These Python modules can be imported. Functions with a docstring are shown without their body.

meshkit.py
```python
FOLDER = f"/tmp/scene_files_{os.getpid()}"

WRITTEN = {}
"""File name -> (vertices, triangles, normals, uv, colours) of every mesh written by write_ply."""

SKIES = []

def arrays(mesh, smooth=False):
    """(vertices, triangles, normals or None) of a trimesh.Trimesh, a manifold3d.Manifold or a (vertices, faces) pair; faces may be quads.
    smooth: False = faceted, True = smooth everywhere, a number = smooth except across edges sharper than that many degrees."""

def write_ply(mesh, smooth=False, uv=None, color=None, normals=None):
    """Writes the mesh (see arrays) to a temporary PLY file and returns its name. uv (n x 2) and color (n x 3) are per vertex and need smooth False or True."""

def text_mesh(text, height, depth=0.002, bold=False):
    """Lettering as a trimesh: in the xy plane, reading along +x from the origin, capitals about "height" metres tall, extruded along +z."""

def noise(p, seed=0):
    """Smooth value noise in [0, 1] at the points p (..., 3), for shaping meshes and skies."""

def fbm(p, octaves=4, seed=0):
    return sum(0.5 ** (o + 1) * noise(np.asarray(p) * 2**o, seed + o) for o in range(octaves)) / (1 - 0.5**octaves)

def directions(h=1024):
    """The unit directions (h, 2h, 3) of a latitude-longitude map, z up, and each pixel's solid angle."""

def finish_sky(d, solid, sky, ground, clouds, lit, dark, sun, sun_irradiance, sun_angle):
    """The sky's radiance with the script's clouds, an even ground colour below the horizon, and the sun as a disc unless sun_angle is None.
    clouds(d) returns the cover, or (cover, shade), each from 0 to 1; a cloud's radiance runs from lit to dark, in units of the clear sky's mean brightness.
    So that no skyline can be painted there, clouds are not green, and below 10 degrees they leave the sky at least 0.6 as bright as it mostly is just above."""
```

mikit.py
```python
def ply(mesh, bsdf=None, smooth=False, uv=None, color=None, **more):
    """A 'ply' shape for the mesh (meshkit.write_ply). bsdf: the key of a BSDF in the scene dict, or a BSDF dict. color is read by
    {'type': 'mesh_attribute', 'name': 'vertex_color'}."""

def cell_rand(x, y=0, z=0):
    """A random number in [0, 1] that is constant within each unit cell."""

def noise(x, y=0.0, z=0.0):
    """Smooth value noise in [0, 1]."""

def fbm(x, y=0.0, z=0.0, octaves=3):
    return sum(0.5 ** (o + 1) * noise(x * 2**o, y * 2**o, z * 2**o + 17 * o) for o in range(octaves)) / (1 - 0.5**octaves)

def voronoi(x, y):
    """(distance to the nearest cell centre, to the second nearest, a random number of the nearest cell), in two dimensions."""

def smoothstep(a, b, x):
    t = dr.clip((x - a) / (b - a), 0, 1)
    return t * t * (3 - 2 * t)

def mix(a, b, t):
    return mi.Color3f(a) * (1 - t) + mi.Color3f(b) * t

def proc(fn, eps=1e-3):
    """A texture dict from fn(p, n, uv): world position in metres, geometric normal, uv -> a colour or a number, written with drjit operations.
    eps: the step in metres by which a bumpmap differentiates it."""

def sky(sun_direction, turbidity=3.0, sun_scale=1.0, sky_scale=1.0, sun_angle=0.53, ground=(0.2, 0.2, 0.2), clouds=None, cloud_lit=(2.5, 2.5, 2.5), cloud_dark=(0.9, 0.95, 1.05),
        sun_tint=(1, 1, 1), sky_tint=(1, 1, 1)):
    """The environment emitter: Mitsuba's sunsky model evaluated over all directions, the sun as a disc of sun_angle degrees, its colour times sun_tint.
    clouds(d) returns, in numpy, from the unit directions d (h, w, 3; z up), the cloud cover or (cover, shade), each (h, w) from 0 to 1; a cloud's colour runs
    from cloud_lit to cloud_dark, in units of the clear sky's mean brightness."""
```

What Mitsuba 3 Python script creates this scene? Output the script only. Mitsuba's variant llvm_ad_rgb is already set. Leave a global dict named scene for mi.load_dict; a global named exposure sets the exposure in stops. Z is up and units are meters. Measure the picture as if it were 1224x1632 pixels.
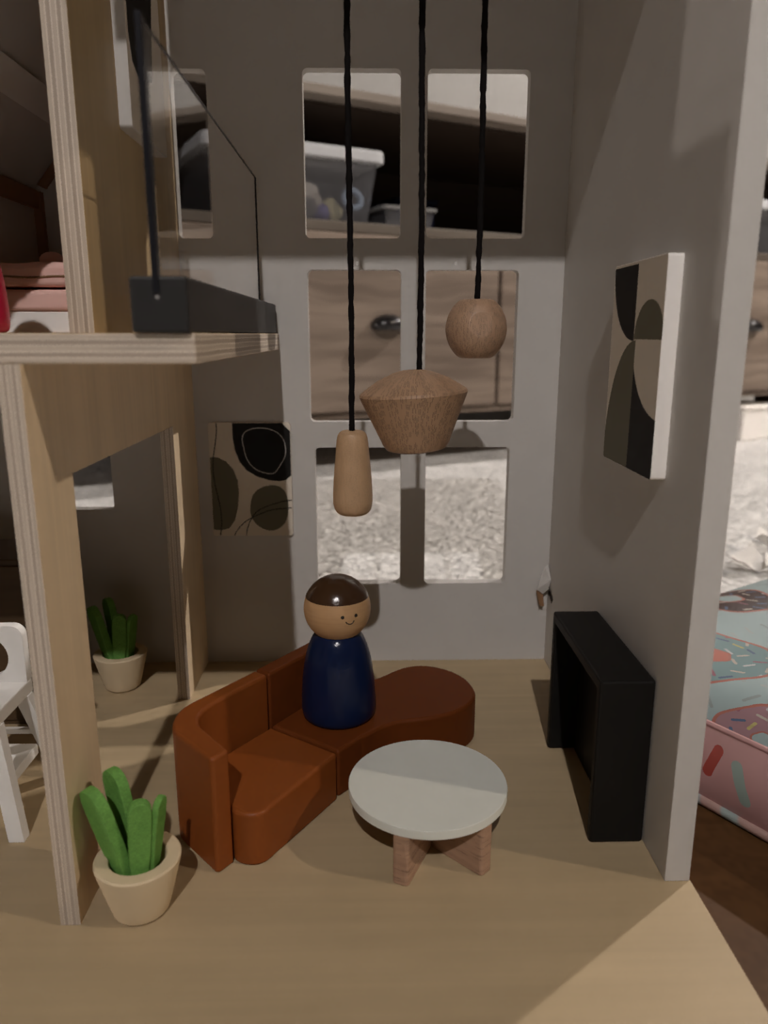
import math, random
import numpy as np
import trimesh, mitsuba as mi, drjit as dr, mikit
from mikit import ply, proc, noise, fbm, voronoi, cell_rand, smoothstep, mix
from shapely.geometry import Polygon, Point, LineString, box as sbox
from shapely import affinity
import manifold3d as m3

random.seed(7)
rng = np.random.default_rng(7)
T = mi.ScalarTransform4f
scene = {'type': 'scene'}
labels = {}

# ------------------------------------------------------------------ camera, light, exposure
exposure = 0.0
PITCH, YAW, EYE, F = 0.232114, 0.021009, (0.0, 0.0, 0.25), 1200.0
fw = np.array([math.sin(YAW) * math.cos(PITCH), math.cos(YAW) * math.cos(PITCH), -math.sin(PITCH)])
scene['camera'] = {'type': 'thinlens', 'fov': math.degrees(2 * math.atan(612 / F)), 'fov_axis': 'x', 'near_clip': 0.02, 'far_clip': 50.0,
                   'aperture_radius': 0.0016, 'focus_distance': 0.425,
                   'to_world': T().look_at(origin=list(EYE), target=(np.array(EYE) + fw).tolist(), up=[0, 0, 1])}
scene['ambient'] = {'type': 'constant', 'radiance': {'type': 'rgb', 'value': [0.032, 0.022, 0.012]}}   # the dim room all round
LAMP_COLOR = np.array([1.0, 0.90, 0.82])
LAMPS = [  # position, intensity (W/sr), what it is, tint
    ((-0.115, -1.87, 2.32), 13.2, 'small bright ceiling downlight in front of the dollhouse', (1.0, .94, .91)),
    ((2.62, -0.51, 2.30), 8.6, 'small warm ceiling downlight on the right of the room', (1.0, .84, .68)),
    ((2.05, 1.76, 2.02), 15.5, 'small ceiling downlight over the dresser behind the dollhouse', (1.0, .91, .84)),
    ((-2.50, 0.14, 0.45), 2.0, 'small wall lamp bulb on the left of the room', (1.0, .90, .84)),
]
LR = 0.024
for k, (pos, inten, lab, tint) in enumerate(LAMPS):
    key = 'lamp_bulb' + ('' if k == 0 else f'_{k:03d}')
    L = inten / (math.pi * LR ** 2)
    scene[key] = {'type': 'sphere', 'center': list(pos), 'radius': LR, 'emitter': {'type': 'area', 'radiance': {'type': 'rgb', 'value': [L * c for c in tint]}}}
    labels[key] = {'label': lab, 'category': 'lamp'}


# ------------------------------------------------------------------ helpers
def numbered(key):
    if not any(k == key or k.startswith(key + '__') for k in scene) and key not in labels:
        return key
    i = 1
    while any(k == f'{key}_{i:03d}' or k.startswith(f'{key}_{i:03d}__') for k in scene) or f'{key}_{i:03d}' in labels:
        i += 1
    return f'{key}_{i:03d}'


def thing(name, label, cat, group=None):
    key = numbered(name)
    labels[key] = {'label': label, 'category': cat}
    if group:
        labels[key]['group'] = group
    return key


def part(parent, name, mesh, bsdf, label=None, smooth=False, kind=None, **kw):
    key = numbered(parent + '__' + name if parent else name)
    scene[key] = ply(mesh, bsdf, smooth=smooth, **kw)
    if label or kind:
        labels[key] = {}
        if label:
            labels[key]['label'] = label
        if kind:
            labels[key]['kind'] = kind
    return key


def struct(name, mesh, bsdf, label, smooth=False):
    key = part(None, name, mesh, bsdf, smooth=smooth)
    labels[key] = {'label': label, 'kind': 'structure'}
    return key


def box(x0, x1, y0, y1, z0, z1, bevel=0.0):
    if bevel:
        return hullbox(x0, x1, y0, y1, z0, z1, bevel)
    b = trimesh.creation.box((x1 - x0, y1 - y0, z1 - z0))
    b.apply_translation(((x0 + x1) / 2, (y0 + y1) / 2, (z0 + z1) / 2))
    return b


def hullbox(x0, x1, y0, y1, z0, z1, b):
    pts = []
    for x, sx in ((x0, 1), (x1, -1)):
        for y, sy in ((y0, 1), (y1, -1)):
            for z, sz in ((z0, 1), (z1, -1)):
                for (i, j, k) in ((0, 1, 1), (1, 0, 1), (1, 1, 0), (.3, .3, 1), (.3, 1, .3), (1, .3, .3)):
                    pts.append((x + sx * b * i, y + sy * b * j, z + sz * b * k))
    return trimesh.convex.convex_hull(np.array(pts))


def extrude(poly, h):
    geoms = getattr(poly, 'geoms', [poly])
    return trimesh.util.concatenate([trimesh.creation.extrude_polygon(g, h, engine='earcut') for g in geoms])


def remap(mesh, cols, origin=(0, 0, 0)):
    """local axes (x, y, z) of the mesh to the world columns"""
    M = np.eye(4)
    M[:3, :3] = np.array(cols, float).T
    M[:3, 3] = origin
    m = mesh.copy()
    m.apply_transform(M)
    if np.linalg.det(M[:3, :3]) < 0:
        m.invert()
    return m


def xz(poly, y0, y1):
    """polygon in (x, z), from y0 to y1"""
    return remap(extrude(poly, y1 - y0), ((1, 0, 0), (0, 0, 1), (0, 1, 0)), (0, y0, 0))


def yz(poly, x0, x1):
    """polygon in (y, z), from x0 to x1"""
    return remap(extrude(poly, x1 - x0), ((0, 1, 0), (0, 0, 1), (1, 0, 0)), (x0, 0, 0))


def lathe(profile, n=96):
    m = trimesh.creation.revolve(np.array(profile, float), sections=n)
    m.fix_normals()
    return m


def smooth_profile(pts, n=60):
    from scipy.interpolate import PchipInterpolator
    p = np.array(pts, float)
    t = np.r_[0, np.cumsum(np.linalg.norm(np.diff(p, axis=0), axis=1))]
    tt = np.linspace(0, t[-1], n)
    return np.stack([np.maximum(PchipInterpolator(t, p[:, 0])(tt), 0), PchipInterpolator(t, p[:, 1])(tt)], 1)


def rounded(poly, r):
    return poly.buffer(-r, quad_segs=12).buffer(2 * r, quad_segs=12).buffer(-r, quad_segs=12)


def resample(poly, step):
    ring = np.array(poly.exterior.coords)
    if not poly.exterior.is_ccw:
        ring = ring[::-1]
    L = LineString(ring)
    n = max(24, int(L.length / step))
    return np.array([L.interpolate(i / n, normalized=True).coords[0] for i in range(n)])


def soft_prism(poly, z0, z1, r, rb=None, step=0.0007, seg=7):
    """upright prism with rolled edges of radius r on top and rb below"""
    rb = r * 0.5 if rb is None else rb
    p = resample(poly, step)
    t = np.roll(p, -1, 0) - np.roll(p, 1, 0)
    t /= np.linalg.norm(t, axis=1, keepdims=True)
    n = np.stack([t[:, 1], -t[:, 0]], 1)
    rings = []
    for a in np.linspace(0, math.pi / 2, seg):
        rings.append((p - n * rb * (1 - math.sin(a)), z0 + rb * (1 - math.cos(a))))
    for a in np.linspace(0, math.pi / 2, seg):
        rings.append((p - n * r * (1 - math.cos(a)), z1 - r * (1 - math.sin(a))))
    N = len(p)
    v = np.vstack([np.c_[q, np.full(N, z)] for q, z in rings])
    f = []
    i = np.arange(N)
    j = (i + 1) % N
    for k in range(len(rings) - 1):
        a, b = k * N, (k + 1) * N
        f += [np.stack([a + i, a + j, b + j], 1), np.stack([a + i, b + j, b + i], 1)]
    import mapbox_earcut
    for base, flip in ((0, True), ((len(rings) - 1) * N, False)):
        tri = mapbox_earcut.triangulate_float64(v[base:base + N, :2].copy(), np.array([N], np.uint32)).reshape(-1, 3).astype(int) + base
        c = np.cross(v[tri[0, 1]] - v[tri[0, 0]], v[tri[0, 2]] - v[tri[0, 0]])[2]
        if (c > 0) == flip:
            tri = tri[:, ::-1]
        f.append(tri)
    return trimesh.Trimesh(v, np.vstack(f), process=False)


def tube(points, r, sides=10, closed=False):
    p = np.array(points, float)
    t = np.gradient(p, axis=0)
    if closed:
        t = np.roll(p, -1, 0) - np.roll(p, 1, 0)
    t /= np.linalg.norm(t, axis=1, keepdims=True)
    up = np.array([0, 0, 1.0]) if np.abs(t[:, 2]).max() < .95 else np.array([0.13, 0.97, 0.2])
    a = np.cross(t, up)
    a /= np.linalg.norm(a, axis=1, keepdims=True)
    b = np.cross(t, a)
    r = np.broadcast_to(r, (len(p),))
    ang = np.arange(sides) * 2 * math.pi / sides
    v = (p[:, None] + r[:, None, None] * (np.cos(ang)[None, :, None] * a[:, None] + np.sin(ang)[None, :, None] * b[:, None])).reshape(-1, 3)
    f = []
    n = len(p)
    for k in range(n if closed else n - 1):
        k2 = (k + 1) % n
        for s in range(sides):
            s2 = (s + 1) % sides
            f += [[k * sides + s, k * sides + s2, k2 * sides + s2], [k * sides + s, k2 * sides + s2, k2 * sides + s]]
    if not closed:
        v = np.vstack([v, p[0], p[-1]])
        for s in range(sides):
            s2 = (s + 1) % sides
            f += [[n * sides, s2, s], [n * sides + 1, (n - 1) * sides + s, (n - 1) * sides + s2]]
    m = trimesh.Trimesh(v, f, process=False)
    m.fix_normals()
    return m


def spline(pts, n=40):
    from scipy.interpolate import CubicSpline
    p = np.array(pts, float)
    t = np.r_[0, np.cumsum(np.linalg.norm(np.diff(p, axis=0), axis=1))]
    return CubicSpline(t, p)(np.linspace(0, t[-1], n))


def closed_spline(pts, n=80):
    from scipy.interpolate import CubicSpline
    p = np.array(list(pts) + [pts[0]], float)
    t = np.r_[0, np.cumsum(np.linalg.norm(np.diff(p, axis=0), axis=1))]
    return CubicSpline(t, p, bc_type='periodic')(np.linspace(0, t[-1], n + 1)[:-1])


def rot_z(mesh, deg, about=(0, 0)):
    m = mesh.copy()
    m.apply_transform(trimesh.transformations.rotation_matrix(math.radians(deg), (0, 0, 1), (about[0], about[1], 0)))
    return m


def move(mesh, *d):
    m = mesh.copy()
    m.apply_translation(d)
    return m


# ------------------------------------------------------------------ materials
def rgb(*c):
    return {'type': 'rgb', 'value': list(c)}


def principled(color, rough=0.5, spec=0.5, **kw):
    return {'type': 'twosided', 'bsdf': {'type': 'principled', 'base_color': color if isinstance(color, dict) else rgb(*color), 'roughness': rough, 'specular': spec, **kw}}


def mat(name, color, rough=0.5, spec=0.4, bump=None, scale=None, **kw):
    d = principled(color, rough, spec, **kw)
    if bump is not None:
        d = {'type': 'twosided', 'bsdf': {'type': 'bumpmap', 'arbitrary': bump, 'scale': scale or 1.0, 'bsdf': d['bsdf']}}
    scene[name] = d
    return name


def paint_tex(c, amp=0.05):
    return proc(lambda p, n, uv: mi.Color3f(c) * (1 - amp + 2 * amp * fbm(p.x * 45, p.y * 45, p.z * 45)))


mat('mat_white_paint', paint_tex((.480, .462, .440), .025), .5, .3)
mat('mat_white_gloss', (.66, .655, .64), .35)


def ply_tex(axis, c0, t, face=(.50, .375, .225), grain=0):
    """birch plywood: veneer on the faces across 'axis', glued layers on the edges"""
    def fn(p, n, uv):
        q = (p.x, p.y, p.z)
        na = dr.abs((n.x, n.y, n.z)[axis])
        s = (q[axis] - c0) / t
        g = [q[k] for k in range(3) if k != axis]
        w = fbm(g[grain] * 9, g[1 - grain] * 260, 3.0)
        w2 = fbm(g[grain] * 14 + 5, g[1 - grain] * 60, 9.0)
        veneer = mi.Color3f(face) * (0.86 + 0.12 * w + 0.16 * w2)
        lay = s * 5.0 + 0.10 * (noise(g[0] * 30, g[1] * 30) - .5)
        band = smoothstep(.30, .44, dr.abs(dr.abs(lay - dr.floor(lay) - .5) - 0.0))
        odd = smoothstep(.4, .6, dr.abs((dr.floor(lay) * .5 - dr.floor(dr.floor(lay) * .5)) * 2))
        fine = fbm(g[grain] * 25, s * 40, g[1 - grain] * 25)
        edge = mix(mix((.45, .38, .31), (.35, .285, .23), odd), (.56, .49, .41), band) * (.78 + .44 * fine)
        return mix(edge, veneer, smoothstep(.6, .8, na))
    return proc(fn)


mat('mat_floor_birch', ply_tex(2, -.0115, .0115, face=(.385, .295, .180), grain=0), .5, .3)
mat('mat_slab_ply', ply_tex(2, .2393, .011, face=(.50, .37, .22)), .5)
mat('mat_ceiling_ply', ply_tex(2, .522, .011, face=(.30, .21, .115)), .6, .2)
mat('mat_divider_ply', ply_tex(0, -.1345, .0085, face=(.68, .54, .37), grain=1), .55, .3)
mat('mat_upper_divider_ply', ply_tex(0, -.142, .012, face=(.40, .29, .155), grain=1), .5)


def beech(c1, c2, cx, cy, seed, fleck=1.0):
    """turned beech: soft growth figure along an upright grain and short dark flecks"""
    def fn(p, n, uv):
        x, y, z = p.x - cx, p.y - cy, p.z
        w = .026 * dr.atan2(x, -y) + .0020 * noise(x * 60 + seed, y * 60, z * 35) + .05 * x * z * 10
        arc = dr.sqrt(dr.square(x + .004) + dr.square((z - .150) * .55)) * 700 + 2.0 * noise(x * 90, y * 90, z * 60 + seed)
        ring = .5 + .5 * dr.sin(arc)
        base = mix(c1, c2, .18 * ring + .55 * fbm(w * 260, y * 60, z * 18 + seed))
        ax = w * 1150
        az = z * 260 + 40 * cell_rand(dr.floor(ax), seed)
        t = ax - dr.floor(ax)
        u = az - dr.floor(az)
        on = dr.select(cell_rand(dr.floor(ax), dr.floor(az), seed) < .55, 1.0, 0.0) * dr.select(dr.abs(t - .5) < .23, 1.0, 0.0) * dr.select(dr.abs(u - .5) < .38, 1.0, 0.0)
        zone = smoothstep(.25, .60, noise(w * 90 + 9, y * 30, z * 45 + seed) + .22)
        return base * (1 - .42 * fleck * on * zone)
    return proc(fn)


mat('mat_beech_stick', beech((.46, .30, .175), (.36, .225, .125), -.00915, .431, 3.0, .3), .5)
mat('mat_beech_cone', beech((.40, .25, .155), (.30, .18, .105), .02776, .431, 11.0, 1.2), .5)
mat('mat_beech_ball', beech((.40, .255, .165), (.30, .185, .115), .0621, .443, 23.0, 1.2), .5)


def table_wood(p, n, uv):
    h = dr.abs(p.x * .64 - p.y * .77)
    base = mix((.40, .25, .17), (.29, .175, .115), fbm(p.x * 60, p.y * 60, p.z * 420))
    f = smoothstep(.72, .85, noise(p.x * 160, p.y * 160, p.z * 1500))
    return base * (1 - .35 * f)


mat('mat_table_wood', proc(table_wood), .5)
mat('mat_table_top', paint_tex((.60, .62, .575), .02), .45)
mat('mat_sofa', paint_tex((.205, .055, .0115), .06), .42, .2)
mat('mat_sofa_shaded', paint_tex((.118, .029, .0065), .06), .48, .10)  # sofa colour darkened: the shade on the chaise section is painted in
mat('mat_black', paint_tex((.008, .0075, .007), .12), .5, .15)
mat('mat_charcoal', paint_tex((.010, .0098, .010), .1), .5, .4)
mat('mat_cord', (.006, .005, .005), .9, .1)
mat('mat_skin', proc(lambda p, n, uv: mix((.47, .285, .145), (.40, .235, .115), fbm(p.x * 90, p.y * 90, p.z * 700))), .42)
gl = proc(lambda p, n, uv: fbm(p.x * 900, p.y * 900, p.z * 900, 2), eps=2e-4)
mat('mat_hair', (.040, .018, .008), .20, .6, bump=gl, scale=.00010)
mat('mat_blue', (.006, .012, .042), .22, .22, bump=gl, scale=.00010)
mat('mat_ink', (.012, .009, .007), .5)


def leaf_color(p, n, uv):
    return mix((.095, .235, .050), (.14, .31, .070), fbm(p.x * 300, p.y * 300, p.z * 300)) * (.8 + .4 * noise(p.x * 1500, p.y * 1500, p.z * 1500))


mat('mat_leaf', proc(leaf_color), .85, .2)
mat('mat_pot', paint_tex((.58, .47, .315), .05), .6, .3)
mat('mat_soil', (.03, .022, .014), .9)
mat('mat_board_white', (.86, .835, .80), .5)
mat('mat_print_cream', (.58, .52, .44), .6, .25)
mat('mat_print_black', (.0055, .005, .0045), .6, .2)
mat('mat_print_olive', (.115, .107, .072), .6, .25)
mat('mat_print_line', (.35, .34, .33), .5)
mat('mat_pink_bed', paint_tex((.78, .50, .44), .1), .85, .2)
mat('mat_red_doll', (.42, .010, .05), .35, .5)
mat('mat_brown', paint_tex((.22, .12, .06), .1), .55)
mat('mat_sideboard', proc(lambda p, n, uv: mix((.085, .05, .022), (.045, .026, .012), fbm(p.x * 30, p.y * 30, p.z * 200))), .55)
mat('mat_dark_edge', (.006, .0065, .010), .3, .4)
scene['mat_acrylic'] = {'type': 'thindielectric', 'int_ior': 1.28}
scene['mat_bin_clear'] = {'type': 'blendbsdf', 'weight': .30, 'a': {'type': 'thindielectric', 'int_ior': 1.4}, 'b': {'type': 'twosided', 'bsdf': {'type': 'diffuse', 'reflectance': rgb(.20, .20, .215)}}}


def brown_board(p, n, uv):
    g = fbm(p.x * 14 + 3 * noise(p.x * 12, p.y * 12), p.y * 70 + 6 * noise(p.x * 20, p.y * 9))
    return mix((.090, .042, .014), (.048, .021, .007), g) * (.9 + .2 * noise(p.x * 300, p.y * 300))


mat('mat_brown_board', proc(brown_board), .6, .2)


def carpet_color(p, n, uv):
    a = fbm(p.x * 170, p.y * 170, 0.0, 3)
    b = fbm(p.x * 22, p.y * 22, 4.0, 2)
    return mi.Color3f(.71, .70, .685) * (.40 + .75 * a + .22 * b)


mat('mat_carpet', proc(carpet_color), .95, .1, bump=proc(lambda p, n, uv: fbm(p.x * 110, p.y * 110, 1.0, 3), eps=2e-3), scale=.012)
mat('mat_room_wall', paint_tex((.29, .285, .275), .02), .6)
mat('mat_room_wall_lower', paint_tex((.36, .35, .335), .02), .6)

# the dresser behind the house stands turned by 27 degrees
PHI = math.radians(27)
DE, DN = np.array([math.cos(PHI), math.sin(PHI), 0]), np.array([-math.sin(PHI), math.cos(PHI), 0])
DP = np.array([-.104, 1.418, 0.0])
Mdress = np.eye(4)
Mdress[:3, 0], Mdress[:3, 1], Mdress[:3, 3] = DE, DN, DP


def dres(mesh):
    m = mesh.copy()
    m.apply_transform(Mdress)
    return m


def weathered(c1, c2):
    def fn(p, n, uv):
        s = p.x * float(DE[0]) + p.y * float(DE[1])
        d = p.x * float(DN[0]) + p.y * float(DN[1])
        g = fbm(s * 5 + d * 3, d * 20, p.z * 60 + 1.2 * noise(s * 3, p.z * 9) + .8 * noise(s * 17, 3.0, p.z * 30), 4)
        k = fbm(s * 4, 2.0, p.z * 11, 2)
        return mix(c1, c2, smoothstep(.25, .75, .6 * g + .4 * k))
    return proc(fn)


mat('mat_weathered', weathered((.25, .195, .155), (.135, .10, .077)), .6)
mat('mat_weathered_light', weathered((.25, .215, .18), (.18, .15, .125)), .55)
mat('mat_weathered_shaded', weathered((.13, .108, .086), (.085, .068, .053)), .6)  # same wood, with the shade on the shelf painted into its colour
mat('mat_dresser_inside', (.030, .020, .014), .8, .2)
mat('mat_knob', (.012, .011, .012), .22, .6, )
mat('mat_bin_lid', (.46, .47, .49), .5)
mat('mat_navy', (.0025, .005, .022), .6, .2)

# ------------------------------------------------------------------ the dollhouse shell
YB, XR = 0.550, 0.138            # inner faces of the back wall and of the right wall
Z_SLAB0, Z_SLAB1, Y_SLAB = .2393, .2503, .2825
Z_CEIL, Y_CEIL = .522, .284

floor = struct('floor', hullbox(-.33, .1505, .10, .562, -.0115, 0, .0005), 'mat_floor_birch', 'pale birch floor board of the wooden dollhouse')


def win(x0, x1, z0, z1, r=.0035):
    return sbox(x0 + r, z0 + r, x1 - r, z1 - r).buffer(r, quad_segs=6)


holes = [win(-.0425, .0230, .3144, .4204), win(.0406, .1090, .3144, .4204), win(-.0420, .0236, .1877, .2937), win(.0409, .1062, .1877, .2937),
         win(-.0392, .0241, .0634, .1688), win(.0424, .1044, .0634, .1688), win(-.1292, -.1059, .314, .4194), win(-.262, -.1890, .1229, .205)]
wp = sbox(-.33, 0, XR, .60)
for h in holes:
    wp = wp.difference(h)
wall_back = struct('wall_back', xz(wp, YB, YB + .0095), 'mat_white_paint', 'white back wall of the dollhouse with rows of open windows')
struct('wall_right', hullbox(XR, XR + .0118, .3012, YB + .0095, 0, .60, .0004), 'mat_white_paint', 'white right wall of the dollhouse')
# lower left wall and attic knee wall with its roof
struct('wall_left', box(-.342, -.33, .29, YB + .0095, 0, Z_SLAB0), 'mat_white_paint', 'white left wall of the dollhouse')
struct('wall_attic', box(-.2345, -.2245, .285, YB, Z_SLAB1, .3446), 'mat_white_paint', 'low white wall of the attic bedroom under the eave')
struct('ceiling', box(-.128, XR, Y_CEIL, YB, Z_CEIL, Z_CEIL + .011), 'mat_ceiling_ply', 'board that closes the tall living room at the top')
roof = Polygon([(-.2345, .3446), (-.2245, .3446), (-.1420, .4440), (-.1420, .4580)])
ro = struct('roof', xz(roof, .335, YB), 'mat_white_paint', 'sloping roof panel over the attic bedroom')
part(ro, 'pale_strip', xz(Polygon([(-.1975, .3775), (-.1865, .3907), (-.1846, .3892), (-.1956, .3760)]), .336, YB - .002), 'mat_white_gloss')  # pale strip set lengthwise along the roof underside
# dark brown strips where wall, roof and back wall of the attic meet
brown_strip = struct('brown_strip_1', box(-.2245, -.2190, .5455, YB, Z_SLAB1, .343), 'mat_brown', 'brown strip in the attic corner')
struct('brown_strip_2', box(-.2245, -.2210, .336, .5455, .332, .3436), 'mat_brown', 'brown strip under the attic eave')
struct('brown_strip_3', xz(Polygon([(-.2215, .3474), (-.1420, .4428), (-.1420, .4345), (-.2165, .345)]), .5465, YB), 'mat_brown', 'brown strip along the attic gable')
# upper floor
struct('floor_upper', hullbox(-.33, -.0628, Y_SLAB, YB, Z_SLAB0, Z_SLAB1, .0007), 'mat_slab_ply', 'birch plywood upper floor with layered edge')
# lower partition with its doorway
XD0, XD1 = -.1345, -.1260
door = Polygon([(.28, 0), (.3187, 0), (.3187, .1922), (.4880, .1922), (.4880, 0), (YB, 0), (YB, Z_SLAB0), (.28, Z_SLAB0)])
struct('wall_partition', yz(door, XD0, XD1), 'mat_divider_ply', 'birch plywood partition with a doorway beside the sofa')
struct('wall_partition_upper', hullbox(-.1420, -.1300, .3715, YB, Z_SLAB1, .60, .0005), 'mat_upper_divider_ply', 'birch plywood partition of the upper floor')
# damaged corner where back and right wall meet: a torn flap and a dark chip
chip = thing('broken_corner', 'torn chip with a small dark hole low in the corner of back and right wall', 'wall damage')
hull_flap = trimesh.convex.convex_hull(np.array([(.1372, .5485, .0790), (.1337, .5450, .0772), (.1302, .5440, .0670), (.1286, .5440, .0597), (.1300, .5455, .0590), (.1332, .5440, .0562), (.1368, .5420, .0610), (.1378, .5400, .0690), (.1375, .5480, .0600)]))
part(chip, 'torn_flap', hull_flap, 'mat_white_paint', 'lifted white flap')
part(chip, 'hole', yz(Polygon([(.5475, .0572), (.5440, .0590), (.5385, .0592), (.5340, .0580), (.5322, .0562), (.5335, .0532), (.5352, .0518), (.5385, .0532), (.5410, .0550), (.5460, .0556)]), XR - .0003, XR + .0006), 'mat_ink', 'dark hole')
part(chip, 'bare_board', trimesh.convex.convex_hull(np.array([(.1287, .5452, .0582), (.1332, .5440, .0556), (.1345, .5440, .0462), (.1311, .5450, .0465), (.1290, .5497, .0575), (.1340, .5497, .0460), (.1345, .5497, .0556)])), 'mat_brown', 'bare brown fibreboard')
part(chip, 'crack', tube([(.1378, .5375, .0595), (.1374, .5425, .0612), (.1374, .5450, .0640)], .0004, 6), 'mat_ink', smooth=True)
# pegs at the seam of the back wall
for x in (-.0068, .0615):
    pg = part('wall_back', 'peg_notch', hullbox(x - .0009, x + .0009, YB - .0004, YB + .001, .2965, .2990, .0002), 'mat_white_gloss')
cam_lock = thing('cam_lock', 'small dark fitting at the top of the right wall near the back corner', 'fitting')
part(cam_lock, 'disc', move(remap(trimesh.creation.cylinder(.0045, .0012, sections=32), ((0, 1, 0), (0, 0, 1), (1, 0, 0))), XR - .0004, .528, .459), 'mat_brown', smooth=40)

# ------------------------------------------------------------------ furniture of the living room
SEAT = .0285
uu = np.array([.575, .818])


def sofa(key, seat_poly, back_poly, back_z, mt):
    part(key, 'seat', soft_prism(rounded(seat_poly, .0016), .0002, SEAT, .0022, .0012), mt, smooth=50)
    part(key, 'backrest', soft_prism(rounded(back_poly, .0012), .0002, back_z, .0021, .0012), mt, smooth=50)


s1 = thing('sofa', 'rust brown sofa section with wraparound armrest, beside the front potted plant', 'sofa')
J = (-.0180, .3686)          # front end of the joint between the sections
JE = (-.0578, .3978)
JO = (-.0662, .4040)
seat1 = Polygon([(-.0668, .3215)] + [tuple(q) for q in spline([(-.0655, .3193), (-.0612, .3165), (-.0566, .3157), (-.0520, .3170), (-.0486, .3205), (-.0440, .3278)], 26)] + [ (-.0185, .3676), (-.0183, .3690), (-.0575, .3975), (-.0795, .3675), (-.0840, .3600), (-.0855, .3510), (-.0835, .3400)])
arm_outer = [(-.0735, .3110)] + [tuple(q) for q in spline([(-.0935, .3330), (-.0970, .3385), (-.0987, .3450), (-.0990, .3520), (-.0977, .3592), (-.0945, .3655), (-.0910, .3702)], 36)] + [JO]
arm_inner = [(-.0582, .3980)] + [tuple(q) for q in spline([(-.0800, .3680), (-.0836, .3622), (-.0860, .3560), (-.0866, .3500), (-.0852, .3440), (-.0822, .3390)], 26)] + [(-.0668, .3196), (-.0664, .3180), (-.0715, .3110)]
back1 = Polygon(arm_outer + arm_inner)
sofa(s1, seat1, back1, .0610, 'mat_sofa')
s2 = thing('sofa', 'rust brown sofa section with kidney shaped chaise, seat of the wooden doll', 'sofa')
o = np.array([.0006, .0010])
cur = closed_spline([(-.0045, .3855), (.0049, .3945), (.018, .4022), (.034, .4058), (.047, .4108), (.0608, .4222), (.0668, .4345), (.0666, .4482), (.0618, .462), (.0507, .4738), (.0357, .4795), (.0200, .4740), (.0058, .4610), (-.0060, .4520)], 160)
curve = [tuple(c) for c in cur[:150]]
a0 = [(-.0171, .3706)]
seat2 = Polygon([(-.0173, .3706)] + [tuple(c) for c in cur if not (c[0] < -.0045 and c[1] < .44)][:] + [(-.0200, .4520), (-.0568, .3995), (-.0572, .3988)]).buffer(0)
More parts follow.
